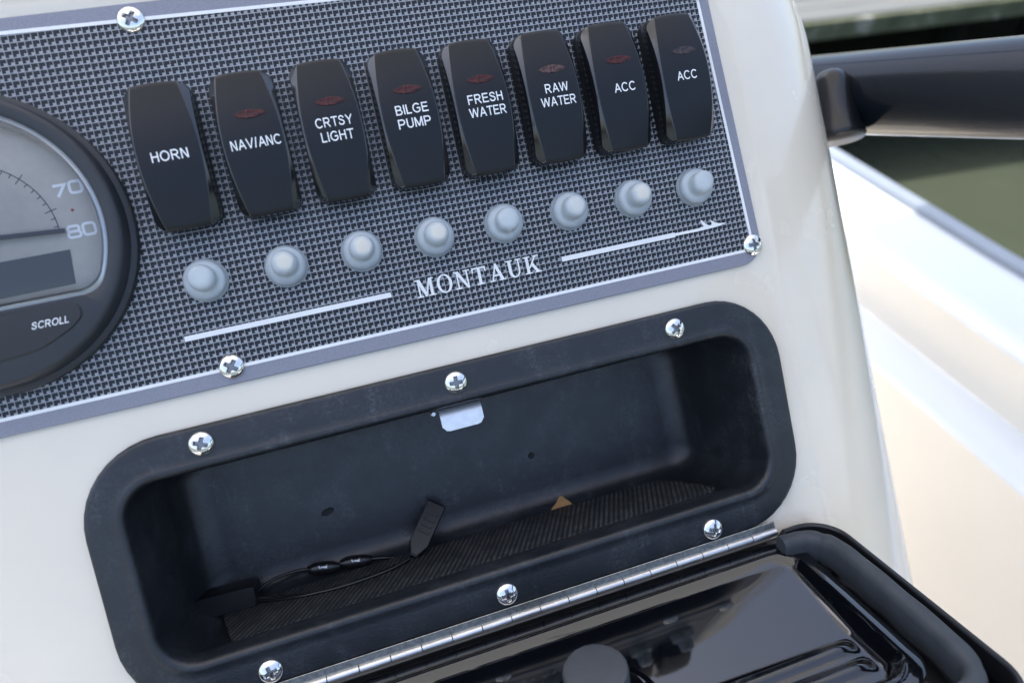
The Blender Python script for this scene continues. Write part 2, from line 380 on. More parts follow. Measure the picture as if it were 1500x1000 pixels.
# ================================================================== SETTING: water, deck
def plane(name, x0, x1, y0, y1, z, m):
    o = obj(name, mesh(name, [(x0, y0, z), (x1, y0, z), (x1, y1, z), (x0, y1, z)], [(0, 1, 2, 3)], m, 1.0, False), world=True)
    o['kind'] = 'structure'; return o
plane('water', -400, 400, -400, 400, -0.2, MT['water'])
plane('deck', -0.76, 0.76, -2.2, 2.0, 0.02, MT['liner'])

# ================================================================== BOAT HULL
hull = thing('boat_hull', 'white and cream open boat hull around the console, its gunwale beyond the console edge', 'boat hull', (0, 0, 0), world=True)
def hull_strip(name, sec, m, sgn):
    ys = [-2.2, -1.4, -0.7, 0.0, 0.4, 0.8, 1.2, 1.6, 2.0]
    rings = []
    for y in ys:
        dx = -0.10 * max(0, (y - 0.9)) ** 2; dz = 0.03 * max(0, y - 0.5)
        rings.append([(sgn * (x + dx), y, z + dz * (1 if z > 0.3 else 0)) for x, z in sec])
    V = [v for r in rings for v in r]
    obj(name, mesh(name, V, grid_faces(len(rings), len(sec), False, sgn < 0), m, 1.0, True, None, 50), hull)
for sg in (1, -1):
    hull_strip('hull_side', [(0.80, -0.35), (0.95, -0.1), (1.00, 0.30), (1.005, 0.54)], MT['white_gel'], sg)
    hull_strip('rub_rail', [(1.006, 0.535), (1.024, 0.545), (1.028, 0.575), (1.020, 0.600), (1.000, 0.612), (0.975, 0.612), (0.972, 0.599)], MT['rub'], sg)
    hull_strip('gunwale_top', [(0.973, 0.602), (0.955, 0.606), (0.87, 0.604), (0.845, 0.600), (0.835, 0.590)], MT['white_gel'], sg)
    hull_strip('liner_side', [(0.835, 0.590), (0.834, 0.520), (0.832, 0.507)], MT['liner'], sg)
    hull_strip('ledge', [(0.832, 0.507), (0.825, 0.503), (0.77, 0.502), (0.760, 0.497)], MT['white_gel'], sg)
    hull_strip('lower_liner', [(0.760, 0.497), (0.755, 0.45), (0.752, 0.20), (0.75, 0.02)], MT['liner'], sg)

# ================================================================== DOCK
dock = thing('dock', 'grey board dock with algae stained edge above dark piles, beyond the water', 'dock', (0, 0, 0), world=True)
DA = Matrix.Rotation(R_(-5), 4, 'Z')
bm_ = mesh('dock_board', *box(-3.0, 5.5, 0, 0.138, 0, 0.035, 0.004), MT['dock'], 1.0, False)
for i in range(16):
    o = obj('dock_board', bm_, dock, rot=DA); o.matrix_local = Matrix.Translation((1.95, 2.09, 0.415 + random.uniform(-.002, .002))) @ DA @ Matrix.Translation((0, i * 0.144, 0))
o = obj('fascia_board', mesh('fascia_board', *box(-3.0, 5.5, -0.03, 0, -0.035, 0.03, 0.004), MT['fascia'], 1.0, False), dock); o.matrix_local = Matrix.Translation((1.95, 2.09, 0.412)) @ DA
for i, (x, y) in enumerate(((-0.6, 0.35), (1.5, 0.35), (3.4, 0.35), (0.4, 1.9), (2.4, 1.9))):
    v, f = lathe([(0.11, -1.0), (0.11, 0.38)], 14); o = obj('pile', mesh('pile', v, f, MT['pile'], 1.0), dock); o.matrix_local = Matrix.Translation((1.95, 2.09, 0.0)) @ DA @ Matrix.Translation((x, y, 0))
o = obj('bulkhead', mesh('bulkhead', *box(-3.0, 5.5, 2.2, 2.3, -1.0, 0.40), MT['pile'], 1.0, False), dock); o.matrix_local = Matrix.Translation((1.95, 2.09, 0)) @ DA
dbx = thing('dock_box', 'cream white box at the dock edge in the far upper right corner', 'dock box', (2.78, 2.22, 0.456), world=True, rot=Matrix.Rotation(R_(-42), 4, 'Z'))
obj('box_body', mesh('box_body', *box(-0.05, 0.95, 0.0, 0.5, 0, 0.42, 0.03), MT['box_white'], 1.0, False), dbx)
obj('box_lid', mesh('box_lid', *box(-0.07, 0.97, -0.02, 0.52, 0.423, 0.50, 0.03), MT['box_white'], 1.0, False), dbx)

# ================================================================== CANOPY shading the helm
can = thing('canopy', 'pale canvas canopy on pipe legs that shades the console from above', 'canopy', (0, 0, 0), world=True)
cv = []
for i in range(9):
    for j in range(9):
        x = -0.88 + 1.76 * i / 8; y = -0.30 + 1.26 * j / 8; cv.append((x, y, 2.35 - 0.10 * (x / 0.88) ** 2 - 0.03 * (y / 1) ** 2))
cf = [(i * 9 + j, i * 9 + j + 1, (i + 1) * 9 + j + 1, (i + 1) * 9 + j) for i in range(8) for j in range(8)]
obj('canvas', mesh('canvas', cv, cf, MT['canvas'], 1.0), can)
for x, y in ((-0.60, -0.26), (0.60, -0.26), (-0.42, 0.6), (0.36, 0.6)):
    v, f = sweep(smooth_path([(x, y, 0.02), (x, y, 1.2), (x * 0.95, y * 0.95, 2.28)], 6), circ(0.019, 12), (1, 0, 0))
    obj('pipe_leg', mesh('pipe_leg', v, f, MT['pipe'], 1.0), can)

# ================================================================== CONSOLE
con = thing('console', 'cream gelcoat helm console with rounded edge carrying the dash panel and tray', 'console')
FX0, FX1, FY0, FY1 = -330, 228.5, -430, 106
fr_r = 73.0
rings = []
hole = (-53, 212, -143, -59, 20)
def outl(off, z): return rrect(FX0 - off, FX1 + off, FY0 - off, FY1 + off, 54 + off, z, 20, -0.012)
rings.append(rrect(*hole, -6, 20)); rings.append(rrect(*hole, 0, 20)); rings.append(outl(-1.5, 0)); rings.append(outl(-0.4, 0.25)); rings.append(outl(0.5, 0.7)); rings.append(outl(2.0, 0.85)); rings.append(outl(3.2, 0.6))
for k in range(1, 13):
    a = R_(90 * k / 12); rings.append(outl(3.2 + fr_r * math.sin(a), 0.6 - fr_r * (1 - math.cos(a))))
rings.append(outl(3.2 + fr_r, -240)); rings.append(outl(3.2 + fr_r, -420))
V, Fc = loft(rings)
obj('console_body', mesh('console_body', V, Fc, MT['cream'], MM, True, None, 40), con)
V, Fc = box(-0.36, 0.29, -0.26, 0.42, 0.022, 0.50, 0.02)
o = obj('console_base', mesh('console_base', V, Fc, MT['cream'], 1.0, False), con); o.matrix_local = FR.inverted()

# ================================================================== SCREW (shared mesh)
def screw_mesh():
    rs = [0.0001] + [0.11 * k for k in range(1, 28)] + [3.15, 3.35, 3.6, 3.9, 4.15, 4.35, 4.5, 4.6]
    n = 128; rings = []
    for r in rs:
        ring = []
        for j in range(n):
            a = 2 * math.pi * j / n; x, y = r * math.cos(a), r * math.sin(a)
            z = 0.35 + 2.1 * math.sqrt(max(0, 1 - (r / 4.62) ** 2)) ** 1.1
            ax, ay = abs(x), abs(y); arm, th = max(ax, ay), min(ax, ay)
            w = 0.80 + 0.30 * max(0, 1 - arm / 1.3)
            d1 = (w - th) / 0.36; d2 = (2.7 - arm) / 0.6
            z -= 1.3 * max(0, min(1, d1, d2))
            ring.append((x, y, z))
        rings.append(ring)
    rings.append([(4.62 * math.cos(2 * math.pi * j / n), 4.62 * math.sin(2 * math.pi * j / n), 0.0) for j in range(n)])
    V, Fc = loft(rings, False, False, True); idx = []
    for q in Fc:
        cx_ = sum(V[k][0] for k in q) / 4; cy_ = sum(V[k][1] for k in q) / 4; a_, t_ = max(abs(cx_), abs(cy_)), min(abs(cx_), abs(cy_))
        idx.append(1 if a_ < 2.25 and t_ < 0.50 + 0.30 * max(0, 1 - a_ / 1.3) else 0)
    return mesh('screw', V, Fc, [MT['chrome'], MT['recess_shade']], MM, True, idx, 50)
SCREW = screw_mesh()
def screw(parent, x, y, z, s=1.0, ang=None):
    a = random.uniform(0, 90) if ang is None else ang
    return obj('screw', SCREW, parent, (x, y, z), Matrix.Rotation(R_(a), 4, 'Z') @ Matrix.Rotation(R_(random.uniform(-2, 2)), 4, 'X') @ Matrix.Diagonal((s, s, s, 1)))

# ================================================================== DASH PANEL
dash = thing('dash_panel', 'dark woven pattern dash panel with grey border, white pinstripe and MONTAUK lettering', 'dash panel')
PX0 = -300
def pan(off, z, r=11): return rrect(PX0 + off, 222.6 - off, -39.2 + off, 100.2 - off, r - min(off, r - 2), z, 10, -0.028)
V, Fc = loft([pan(0, 0.1), pan(0, 1.35), pan(0.35, 1.6)], False, True)
obj('border_plate', mesh('border_plate', V, Fc, MT['border'], MM, True, None, 30), dash)
IN = 6.2
fld = []
ins = [(217.0 - 0.037 * 0 + 2.3, -32.6), (214.7, 89.7), (PX0 + 8, 100.0), (PX0 + 8, -32.6)]
ins = [(219.2, -32.6), (214.9, 89.9), (PX0 + 8, 99.6), (PX0 + 8, -32.6)]
obj('woven_field', mesh('woven_field', [(x, y, 1.64) for x, y in ins], [(0, 1, 2, 3)], MT['weave'], MM, False), dash)
def rounded(pts, r, n=5):
    out = []
    for i, p in enumerate(pts):
        p = Vector(p); a = (Vector(pts[i - 1]) - p).normalized(); b = (Vector(pts[(i + 1) % len(pts)]) - p).normalized()
        for k in range(n + 1):
            t_ = k / n; q = (p + a * r) * (1 - t_) ** 2 + p * 2 * t_ * (1 - t_) + (p + b * r) * t_ ** 2; out.append((q.x, q.y))
    return out
V, Fc = ribbon(rounded([(219.2, -33.1), (214.9, 90.1), (PX0 + 8, 99.8), (PX0 + 8, -33.1)], 3), 1.25, True, 1.66, 1.78)
obj('pinstripe', mesh('pinstripe', V, Fc, MT['stripe'], MM, False), dash)
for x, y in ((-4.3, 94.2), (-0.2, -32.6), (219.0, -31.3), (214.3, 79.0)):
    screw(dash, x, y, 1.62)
# bars and the harpoon
obj('bar', mesh('bar', *box(-13.5, 62.3, -20.2, -18.3, 1.66, 1.9), MT['stripe'], MM, False), dash)
obj('bar', mesh('bar', *box(132.7, 184.0, -20.9, -18.9, 1.66, 1.9), MT['stripe'], MM, False), dash)
harp = [(184.01, -20.45), (196, -20.55), (203, -20.35), (208.2, -19.7), (207.8, -19.35), (205.0, -19.0), (203.2, -18.2), (201.9, -17.2), (201.5, -17.3), (202.0, -18.4), (201.5, -19.1), (200.2, -19.0), (198.8, -17.9), (197.4, -16.2), (196.9, -16.3), (197.3, -17.8), (197.9, -19.0), (195, -19.4), (184.01, -19.3)]
obj('harpoon', mesh('harpoon', *prism(harp, 1.66, 1.88), MT['stripe'], MM, False), dash)
# serif letters of the name, in cap-height units
def arc(cx, cy, rx, ry, a0, a1, n=14): return [(cx + rx * math.cos(R_(a0 + (a1 - a0) * k / n)), cy + ry * math.sin(R_(a0 + (a1 - a0) * k / n))) for k in range(n + 1)]
def rc(x0, x1, y0, y1): return [(x0, y0), (x1, y0), (x1, y1), (x0, y1)]
SH = 0.075
GL = {
 'M': (1.12, [rc(.13, .22, 0, 1), rc(.84, 1.01, 0, 1), [(.08, 1), (.30, 1), (.62, .17), (.55, 0), (.50, 0)], [(.55, 0), (.60, .0), (.93, 1), (.84, 1), (.53, .10)], rc(0, .36, 0, SH), rc(.70, 1.14, 0, SH), rc(-.02, .28, 1 - SH, 1), rc(.84, 1.12, 1 - SH, 1)]),
 'O': (0.98, ['O']),
 'N': (0.98, [rc(.14, .23, 0, 1), rc(.76, .85, 0, 1), [(.05, 1), (.29, 1), (.85, .02), (.85, -.02), (.72, -.02)], rc(0, .37, 0, SH), rc(-.02, .27, 1 - SH, 1), rc(.60, 1.0, 1 - SH, 1)]),
 'T': (0.88, [rc(.35, .53, 0, 1), rc(0, .88, .91, 1), [(0, .95), (0, .70), (.05, .70), (.12, .95)], [(.88, .95), (.76, .95), (.83, .70), (.88, .70)], rc(.20, .68, 0, SH)]),
 'A': (1.0, [[(.10, 0), (.19, 0), (.52, .92), (.47, 1.02)], [(.47, 1.02), (.54, 1.02), (.93, 0), (.73, 0), (.41, .86)], rc(.25, .74, .28, .36), rc(0, .32, 0, SH), rc(.60, 1.02, 0, SH)]),
 'U': (1.0, [rc(.13, .31, .34, 1), rc(.76, .85, .34, 1), 'U', rc(0, .43, 1 - SH, 1), rc(.62, .99, 1 - SH, 1)]),
 'K': (1.02, [rc(.13, .31, 0, 1), [(.30, .36), (.36, .30), (.87, 1), (.76, 1)], [(.42, .52), (.56, .62), (.97, 0), (.76, 0)], rc(0, .44, 0, SH), rc(.0, .44, 1 - SH, 1), rc(.62, 1.0, 1 - SH, 1), rc(.64, 1.06, 0, SH)]),
}
cx = 72.2; CAPH = 7.0
tot = sum(GL[c][0] for c in 'MONTAUK'); gap = (123.2 - 72.2 - tot * CAPH * 0.92) / 6
for ch in 'MONTAUK':
    w, pcs = GL[ch]; parts = []; z1 = 1.92
    for q in pcs:
        if q == 'O':
            o_ = arc(.49, .5, .47, .53, 0, 360, 40)[:-1]; i_ = arc(.49, .5, .30, .455, 0, 360, 40)[:-1]
            n = len(o_); V = [(x, y, z) for z in (1.66, z1) for L in (o_, i_) for x, y in L]
            Fc = []
            for i in range(n):
                j = (i + 1) % n
                Fc += [(2 * n + i, 2 * n + j, 3 * n + j, 3 * n + i), (i, j, 2 * n + j, 2 * n + i), (n + j, n + i, 3 * n + i, 3 * n + j)]
            parts.append((V, Fc))
        elif q == 'U':
            o_ = arc(.49, .36, .36, .39, 180, 360, 20); i_ = arc(.535, .36, .225, .31, 180, 360, 20)
            n = len(o_); V = [(x, y, z) for z in (1.66, z1) for L in (o_, i_) for x, y in L]; Fc = []
            for i in range(n - 1):
                j = i + 1
                Fc += [(2 * n + i, 2 * n + j, 3 * n + j, 3 * n + i), (i, j, 2 * n + j, 2 * n + i), (n + j, n + i, 3 * n + i, 3 * n + j)]
            parts.append((V, Fc))
        else: parts.append(prism(q, 1.66, z1))
        z1 += 0.004
    V, Fc = join(parts)
    V = [(cx + x * CAPH * 0.92, -22.9 + y * CAPH, z) for x, y, z in V]
    obj('letter', mesh('letter', V, Fc, MT['stripe'], MM, False), dash); cx += w * CAPH * 0.92 + gap

# ================================================================== GAUGE
GX, GY = -71.0, 26.5
gau = thing('gauge', 'round black rimmed speed gauge with silver dial numbered 70 and 80', 'gauge', (GX, GY, 1.6))
def win(off, z, n=72):
    pts = []; rw = 44.3 - off; yc = -24.2 + off; rc_ = 9.0
    a1 = math.asin((yc + rc_) / (rw - rc_)); cxx = (rw - rc_) * math.cos(a1)
    th0 = math.atan2(yc + rc_, cxx)
    for k in range(49): a = th0 + (math.pi - 2 * th0) * k / 48; pts.append((rw * math.cos(a), rw * math.sin(a), z))
    for k in range(1, 12): a = math.pi - th0 + (math.pi / 2 + th0) * k / 12 * 1.0; pts.append((-cxx + rc_ * math.cos(a), yc + rc_ + rc_ * math.sin(a), z))
    for k in range(24): pts.append((-cxx + 2 * cxx * k / 24, yc, z))
    for k in range(13):
        a = 1.5 * math.pi + (math.pi / 2 + th0) * k / 13; pts.append((cxx + rc_ * math.cos(a), yc + rc_ + rc_ * math.sin(a), z))
    return pts
N = len(win(0, 0))
def cring(r, z):
    out = []
    for x, y, _ in win(0, 0): a = math.atan2(y, x); out.append((r * math.cos(a), r * math.sin(a), z))
    return out
V, Fc = loft([cring(52.0, 0.05), cring(51.8, 3.2), cring(51.0, 3.7), cring(50.0, 3.9), cring(49.3, 8.6), cring(48.7, 9.6), cring(47.6, 10.0), win(-0.4, 9.6), win(0.2, 9.0)])
obj('bezel', mesh('bezel', V, Fc, MT['bezel'], MM, True, None, 40), gau)
V, Fc = loft([win(0.2, 9.0), win(0.8, 8.2), win(1.5, 8.6), win(2.4, 7.8), win(3.0, 1.2)])
obj('rim', mesh('rim', V, Fc, MT['rim'], MM, True, None, 60), gau)
V, Fc = loft([win(2.9, 1.2), win(20, 1.2)], False, True)
dial = obj('dial', mesh('dial', V, Fc, MT['dial'], MM, False), gau)
V, Fc = loft([win(0.9, 8.7), win(4, 10.0), win(10, 11.2), win(18, 11.9)], False, True)
obj('glass', mesh('glass', V, Fc, MT['glass'], MM), gau)
def g2(x, y): return (x - GX, y - GY)
def dloop(cx_, cy_, w, h, r): return [(x, y) for x, y, _ in rrect(cx_ - w / 2, cx_ + w / 2, cy_ - h / 2, cy_ + h / 2, r, 0, 4)]
def digit0(c): return ribbon(dloop(*g2(*c), 3.8, 3.9, 1.0), 0.95, True, 1.24, 1.3)
def digit8(c):
    x, y = g2(*c); return join([ribbon(dloop(x, y + 0.95, 3.5, 1.9, 0.75), 0.9, True, 1.24, 1.3), ribbon(dloop(x, y - 0.98, 3.9, 2.0, 0.8), 0.9, True, 1.24, 1.31)])
def digit7(c):
    x, y = g2(*c); return ribbon([(x - 1.9, y + 1.75), (x + 1.8, y + 1.75), (x - 0.9, y - 2.2)], 0.95, False, 1.24, 1.3)
for f_, c in ((digit7, (-40.3, 39.9)), (digit0, (-35.2, 40.3)), (digit8, (-39.2, 25.3)), (digit0, (-34.3, 25.4))):
    V, Fc = f_(c); obj('numeral', mesh('numeral', V, Fc, MT['dial_white'], MM, False), dial)
V, Fc = lathe([(0.55, 1.22), (0.5, 1.3)], 12); obj('red_dot', mesh('red_dot', V, Fc, MT['dial_red']), dial, (*g2(-38.0, 32.6), 0))
arcpts = [(27.4 * math.cos(R_(a)), 27.4 * math.sin(R_(a))) for a in range(0, 71, 3)]
V, Fc = join([ribbon(arcpts, 0.35, False, 1.23, 1.27)] + [ribbon([(r0 * math.cos(R_(a)), r0 * math.sin(R_(a))), (r1 * math.cos(R_(a)), r1 * math.sin(R_(a)))], 0.3, False, 1.24, 1.29) for a, r0, r1 in [(a, 26.0 if a % 15 else 25.2, 29.3 if a % 15 == 0 else 27.3) for a in range(3, 70, 6)]])
obj('scale_marks', mesh('scale_marks', V, Fc, MT['dial_black'], MM, False), dial)
V, Fc = ribbon([g2(-71, 27.8), g2(-41.2, 25.7)], 1.5, False, 3.2, 4.2); obj('needle', mesh('needle', V, Fc, MT['dial_black'], MM, False), gau)
V, Fc = lathe([(7, 1.25), (7, 4.5), (6.2, 5.6), (3, 6.2)], 32); obj('needle_hub', mesh('needle_hub', V, Fc, MT['bezel']), gau)
V, Fc = prism([g2(-72, 7.2), g2(-43.0, 7.6), g2(-42.0, 19.4), g2(-72, 19.4)], 1.24, 1.7); obj('display', mesh('display', V, Fc, MT['lcd'], MM, False), gau)
def blob(off, z):
    P = [(-40.6, -1.5), (-41.3, -5.0), (-47.6, -9.3), (-60, -13.6), (-82, -13.6), (-94, -9.3), (-100, -5), (-101, -1.5), (-98, 0.9), (-71, 0.9), (-45, 0.9)]
    c = (-71, -5.5); P = [(c[0] + (x - c[0]) * (1 - off / 28), c[1] + (y - c[1]) * (1 - off / 7)) for x, y in P]
    return [(*g2(q.x, q.y), z) for q in smooth_path([(*p, 0) for p in P] + [(*P[0], 0)], 5)[:-1]]
V, Fc = loft([blob(0, 9.4), blob(0.0, 9.9), blob(0.45, 10.35), blob(0.9, 10.4)], False, True)
bt = obj('scroll_button', mesh('scroll_button', V, Fc, MT['button']), gau)
V, Fc = text_mesh('SCROLL', 11.4, 2.35, 0.08)
V = [(x + 0.25 * y, y, z) for x, y, z in V]
obj('lettering', mesh('lettering', V, Fc, MT['print'], MM, False), bt, (*g2(-50.6, -4.6), 10.42))

# ================================================================== ROCKER SWITCHES
def hz(x, y):
    zc = 13.4 - 0.0062 * (y - 1.5) ** 2
    wb = 10.25 - 0.0046 * y * y
    return zc - max(0, abs(x) - wb) * 0.85 - 0.004 * x * x
def rocker_mesh():
    ys = [-24.5, -24.35, -24.0, -23.4, -22.5, -21.5] + [-20.5 + 41 * k / 22 for k in range(23)] + [21.5, 22.5, 23.4, 24.0, 24.35, 24.5]
    rings = []; NCOL = 16
    def W(y):
        a = abs(y); return 11.0 if a <= 20.5 else 7.0 + math.sqrt(max(0, 16 - (a - 20.5) ** 2))
    rows = []
    for y in ys:
        w = W(y); wb = min(10.25 - 0.0046 * y * y, w - 0.5)
        xs = [-w, -w, -w + 0.18, -wb - 0.3, -wb - 0.09, -wb + 0.12, -wb + 0.4] + [-wb + 2 * wb * k / 8 for k in range(1, 8)] + [wb - 0.4, wb - 0.12, wb + 0.09, wb + 0.3, w - 0.18, w, w]
        row = []
        for i, x in enumerate(xs):
            z = hz(x, y); e = max(0, abs(y) - 23.6)
            if i in (1, len(xs) - 2): z -= 0.35
            z -= 0.55 * (e / 0.9) ** 2
            if i in (0, len(xs) - 1): z = 2.2
            yy = y + math.copysign(0.9, y) * (abs(y) / 24.5) ** 4 * (1 - (x / 11) ** 2)
            row.append((x, yy, z))
        rows.append(row)
    nc = len(rows[0])
    rows = [[(x, y, 2.2) for x, y, z in rows[0]]] + rows + [[(x, y, 2.2) for x, y, z in rows[-1]]]
    V = [v for r in rows for v in r]; Fc = grid_faces(len(rows), nc, False); idx = []
    for i in range(len(rows) - 1):
        for j in range(nc - 1): idx.append(0 if (5 <= j < nc - 6 and 0 < i < len(rows) - 2) else 1)
    return mesh('rocker', V, Fc, [MT['sw_face'], MT['sw_gloss']], MM, True, idx, 24)
ROCK = rocker_mesh()
V, Fc = loft([rrect(-11.1, 11.1, -24.2, 25.9, 4, 0), rrect(-11.1, 11.1, -24.2, 25.9, 4, 4.2), rrect(-10.8, 10.8, -24, 25.6, 4, 4.6), rrect(-10.4, 10.4, -23, 24, 4, 4.6)], False, True)
SBASE = mesh('switch_base', V, Fc, MT['sw_base'])
def lens_mesh(m):
    n = 20; top = [(-5.4 + 10.8 * k / n, 1.55 * math.sin(math.pi * k / n) ** 0.7) for k in range(n + 1)]
    out = top + [(x, -y) for x, y in reversed(top[1:-1])]
    rings = []
    for s_, dz in ((1.0, -0.2), (1.0, 0.22), (0.93, 0.25), (0.6, 0.18), (0.25, 0.16)):
        rings.append([(x * s_, y * s_, hz(x * s_, y * s_ + 9.4) + dz) for x, y in out])
    V, Fc = loft(rings, False, True, True)
    return mesh('indicator_lens', V, Fc, m)
LENS = {k: lens_mesh(MT[k]) for k in ('lens_red', 'lens_mix', 'lens_dark')}
SW = [(-0.9, 43.2, 'horn', 'HORN', [('HORN', 0.2, -0.6, 12.0)], None),
      (27.2, 42.9, 'nav', 'NAV/ANC', [('NAV/ANC', 0.6, -0.7, 17.0)], 'lens_red'),
      (55.0, 43.0, 'crt', 'CRTSY LIGHT', [('CRTSY', 0.7, 2.1, 13.2), ('LIGHT', 0.9, -3.0, 11.6)], 'lens_red'),
      (83.3, 43.0, 'bil', 'BILGE PUMP', [('BILGE', 0.9, 2.2, 12.1), ('PUMP', 0.9, -2.8, 12.2)], 'lens_red'),
      (111.2, 42.7, 'fre', 'FRESH WATER', [('FRESH', 1.1, 2.2, 13.6), ('WATER', 1.1, -2.7, 14.4)], 'lens_red'),
      (139.7, 42.4, 'raw', 'RAW WATER', [('RAW', 1.2, 2.1, 9.4), ('WATER', 1.0, -2.9, 14.2)], 'lens_mix'),
      (167.6, 42.0, 'acc', 'ACC', [('ACC', 1.1, -1.4, 8.9)], 'lens_red'),
      (196.2, 41.7, 'ac2', 'ACC', [('ACC', 0.0, -0.4, 8.7)], 'lens_dark')]
LBL = ['black rocker switch printed HORN, no indicator lens, next to the gauge',
       'black rocker switch printed NAV/ANC with red indicator lens',
       'black rocker switch printed CRTSY LIGHT with red indicator lens',
       'black rocker switch printed BILGE PUMP with red indicator lens',
       'black rocker switch printed FRESH WATER with red indicator lens',
       'black rocker switch printed RAW WATER with grey flecked indicator lens',
       'black rocker switch printed ACC with red lens, between RAW WATER and the end switch',
       'black rocker switch printed ACC with dark grey lens, last in the row']
TILTS = [0.0, 0.3, -0.2, 0.2, 0.0, -0.3, 0.2, 0.0]
for (x, y, _, nm, lines, ln), lb, tl in zip(SW, LBL, TILTS):
    t_ = thing('rocker_switch', lb, 'rocker switch', (x, y, 1.65), 'rocker switches in a row on the dash panel', Matrix.Rotation(R_(tl), 4, 'Z'))
    obj('switch_base', SBASE, t_); rk = obj('rocker', ROCK, t_)
    if ln: obj('indicator_lens', LENS[ln], rk, (0.9, 9.4, 0.0))
    for s_, tx, ty, w in lines:
        V, Fc = text_mesh(s_, w, 3.45, 0.05)
        V = [(a + tx, b + ty, hz(a + tx, b + ty) + c + 0.02) for a, b, c in V]
        obj('lettering', mesh('lettering', V, Fc, MT['print'], MM, False), rk)

# ================================================================== BREAKER BOOTS
def boot_mesh(m, lean):
    prof = [(7.55, 0.0), (7.7, 0.5), (7.65, 1.3), (7.3, 1.55), (7.35, 1.9), (7.4, 3.2), (7.2, 4.0), (6.8, 4.5), (6.3, 4.75), (5.6, 4.9), (5.1, 5.15), (4.8, 5.6), (4.65, 6.8), (4.55, 8.6), (4.4, 9.7), (4.0, 10.5), (3.4, 11.0), (2.6, 11.2), (1.4, 11.25), (0.5, 11.25)]
    n = 40; rings = []
    for r, z in prof:
        k = max(0, z - 4) / 7.3
        rings.append([(r * math.cos(2 * math.pi * j / n) + lean[0] * k, r * math.sin(2 * math.pi * j / n) + lean[1] * k, z) for j in range(n)])
    V, Fc = loft(rings, False, True); return mesh('boot_cover', V, Fc, m, MM, True, None, 60)
BT = [(-1.4, -0.1, 0), (27.1, -0.8, 1), (55.3, -0.8, 1), (83.7, -1.0, 1), (112.0, -1.1, 0), (139.8, -1.4, 0.5), (168.2, -1.6, 1), (196.5, -1.9, 0)]
UND = ['HORN', 'NAV/ANC', 'CRTSY LIGHT', 'BILGE PUMP', 'FRESH WATER', 'RAW WATER', 'first ACC', 'last ACC']
MT['boot0.5'] = boot('silicone_button_faint', 0.5)
for i, (x, y, k) in enumerate(BT):
    t_ = thing('breaker_boot', 'translucent rubber push button boot below the %s switch' % UND[i], 'button boot', (x, y, 1.65), 'translucent breaker boots in a row', Matrix.Rotation(R_(random.uniform(-6, 6)), 4, 'Z'))
    obj('boot_cover', boot_mesh(MT['boot%s' % k], (random.uniform(-0.15, 0.2) + 0.02 * i, 0.9 + random.uniform(-0.25, 0.25))), t_)
    V, Fc = lathe([(5.8, 0.02), (5.8, 2.6), (4.6, 2.9), (3.3, 3.0), (3.3, 7.5 + 2.0 * k), (2.9, 8.0 + 2.0 * k)], 28); obj('breaker_button', mesh('breaker_button', V, Fc, MT['plunger']), t_, (0.2, 0.6 * (0.5 + 0.5 * k), 0))
    V, Fc = lathe([(7.9, 0.0), (7.9, 0.25), (7.5, 0.3)], 40, False); obj('boot_washer', mesh('boot_washer', V, Fc, MT['boot0']), t_)

# ================================================================== STORAGE TRAY
tray = thing('storage_tray', 'black moulded plastic glovebox tray recessed in the cream console below the dash panel', 'storage tray')
RG = [(-61.5, 221.3, -152.5, -51, 31, 0.1), (-61.7, 221.5, -152.7, -50.8, 31, 1.8), (-61.2, 221, -152.2, -51.3, 30.5, 2.7), (-60, 219.8, -151, -52.5, 29.5, 3.0),
      (-53.5, 213.0, -142.0, -60.5, 19, 3.0), (-51.6, 211.0, -139.9, -62.6, 17, 3.05), (-50.8, 210.1, -138.9, -63.5, 16.2, 3.5), (-49.9, 209.1, -137.9, -64.5, 15.4, 3.75), (-48.9, 208.0, -136.8, -65.5, 14.6, 3.6), (-48.1, 207.1, -135.9, -66.4, 13.8, 2.9), (-47.5, 206.4, -135.3, -67.0, 13.2, 1.2), (-47.2, 206.1, -135.0, -67.4, 12.8, -1.0), (-46.8, 205.6, -135.0, -67.6, 12.5, -4.0),
      (-46.4, 204.6, -136.4, -67.2, 12.4, -9.0), (-45.8, 203, -138.3, -66.6, 12.2, -16.0), (-44.6, 200.2, -138.6, -66.2, 12.2, -40.0), (-43.8, 199.2, -138.2, -66.6, 12, -47), (-42.2, 197.4, -136.8, -68.0, 11.2, -52.5), (-39.2, 194.2, -134.0, -71.0, 9.5, -56.2), (-35.0, 190, -130, -75, 7.5, -57.8), (-31.0, 186, -126, -79, 6, -58.0)]
rings = [rrect(*r, 10, 0.016 if i < 5 else 0.0) for i, r in enumerate(RG)]
for i in range(5): rings[i] = [(x + (0.016 * 95 if x > 0 else 0), y, z) for x, y, z in rings[i]]
V, Fc = loft(rings, False, True)
obj('tray_shell', mesh('tray_shell', V, Fc, MT['tray'], MM, True, None, 75), tray)
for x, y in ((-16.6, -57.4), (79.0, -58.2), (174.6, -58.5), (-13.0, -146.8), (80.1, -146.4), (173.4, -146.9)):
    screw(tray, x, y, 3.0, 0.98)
# moulding pips along the lip
V, Fc = lathe([(0.62, 0), (0.55, 0.35), (0.25, 0.5)], 10); PIP = mesh('moulding_pip', V, Fc, MT['tray'])
for x, y, z in ((-49.6, -73.5, 2.2), (-49.2, -100, 2.1), (-46.2, -132.6, 2.2), (0, -137.3, 2.2), (60, -137.3, 2.2), (152, -137.3, 2.2), (207.9, -101, 2.2), (206.5, -70.5, 2.4), (20, -64.6, 2.3), (206, -132.5, 2.2), (110, -137.3, 2.2)):
    obj('moulding_pip', PIP, tray, (x, y, z))
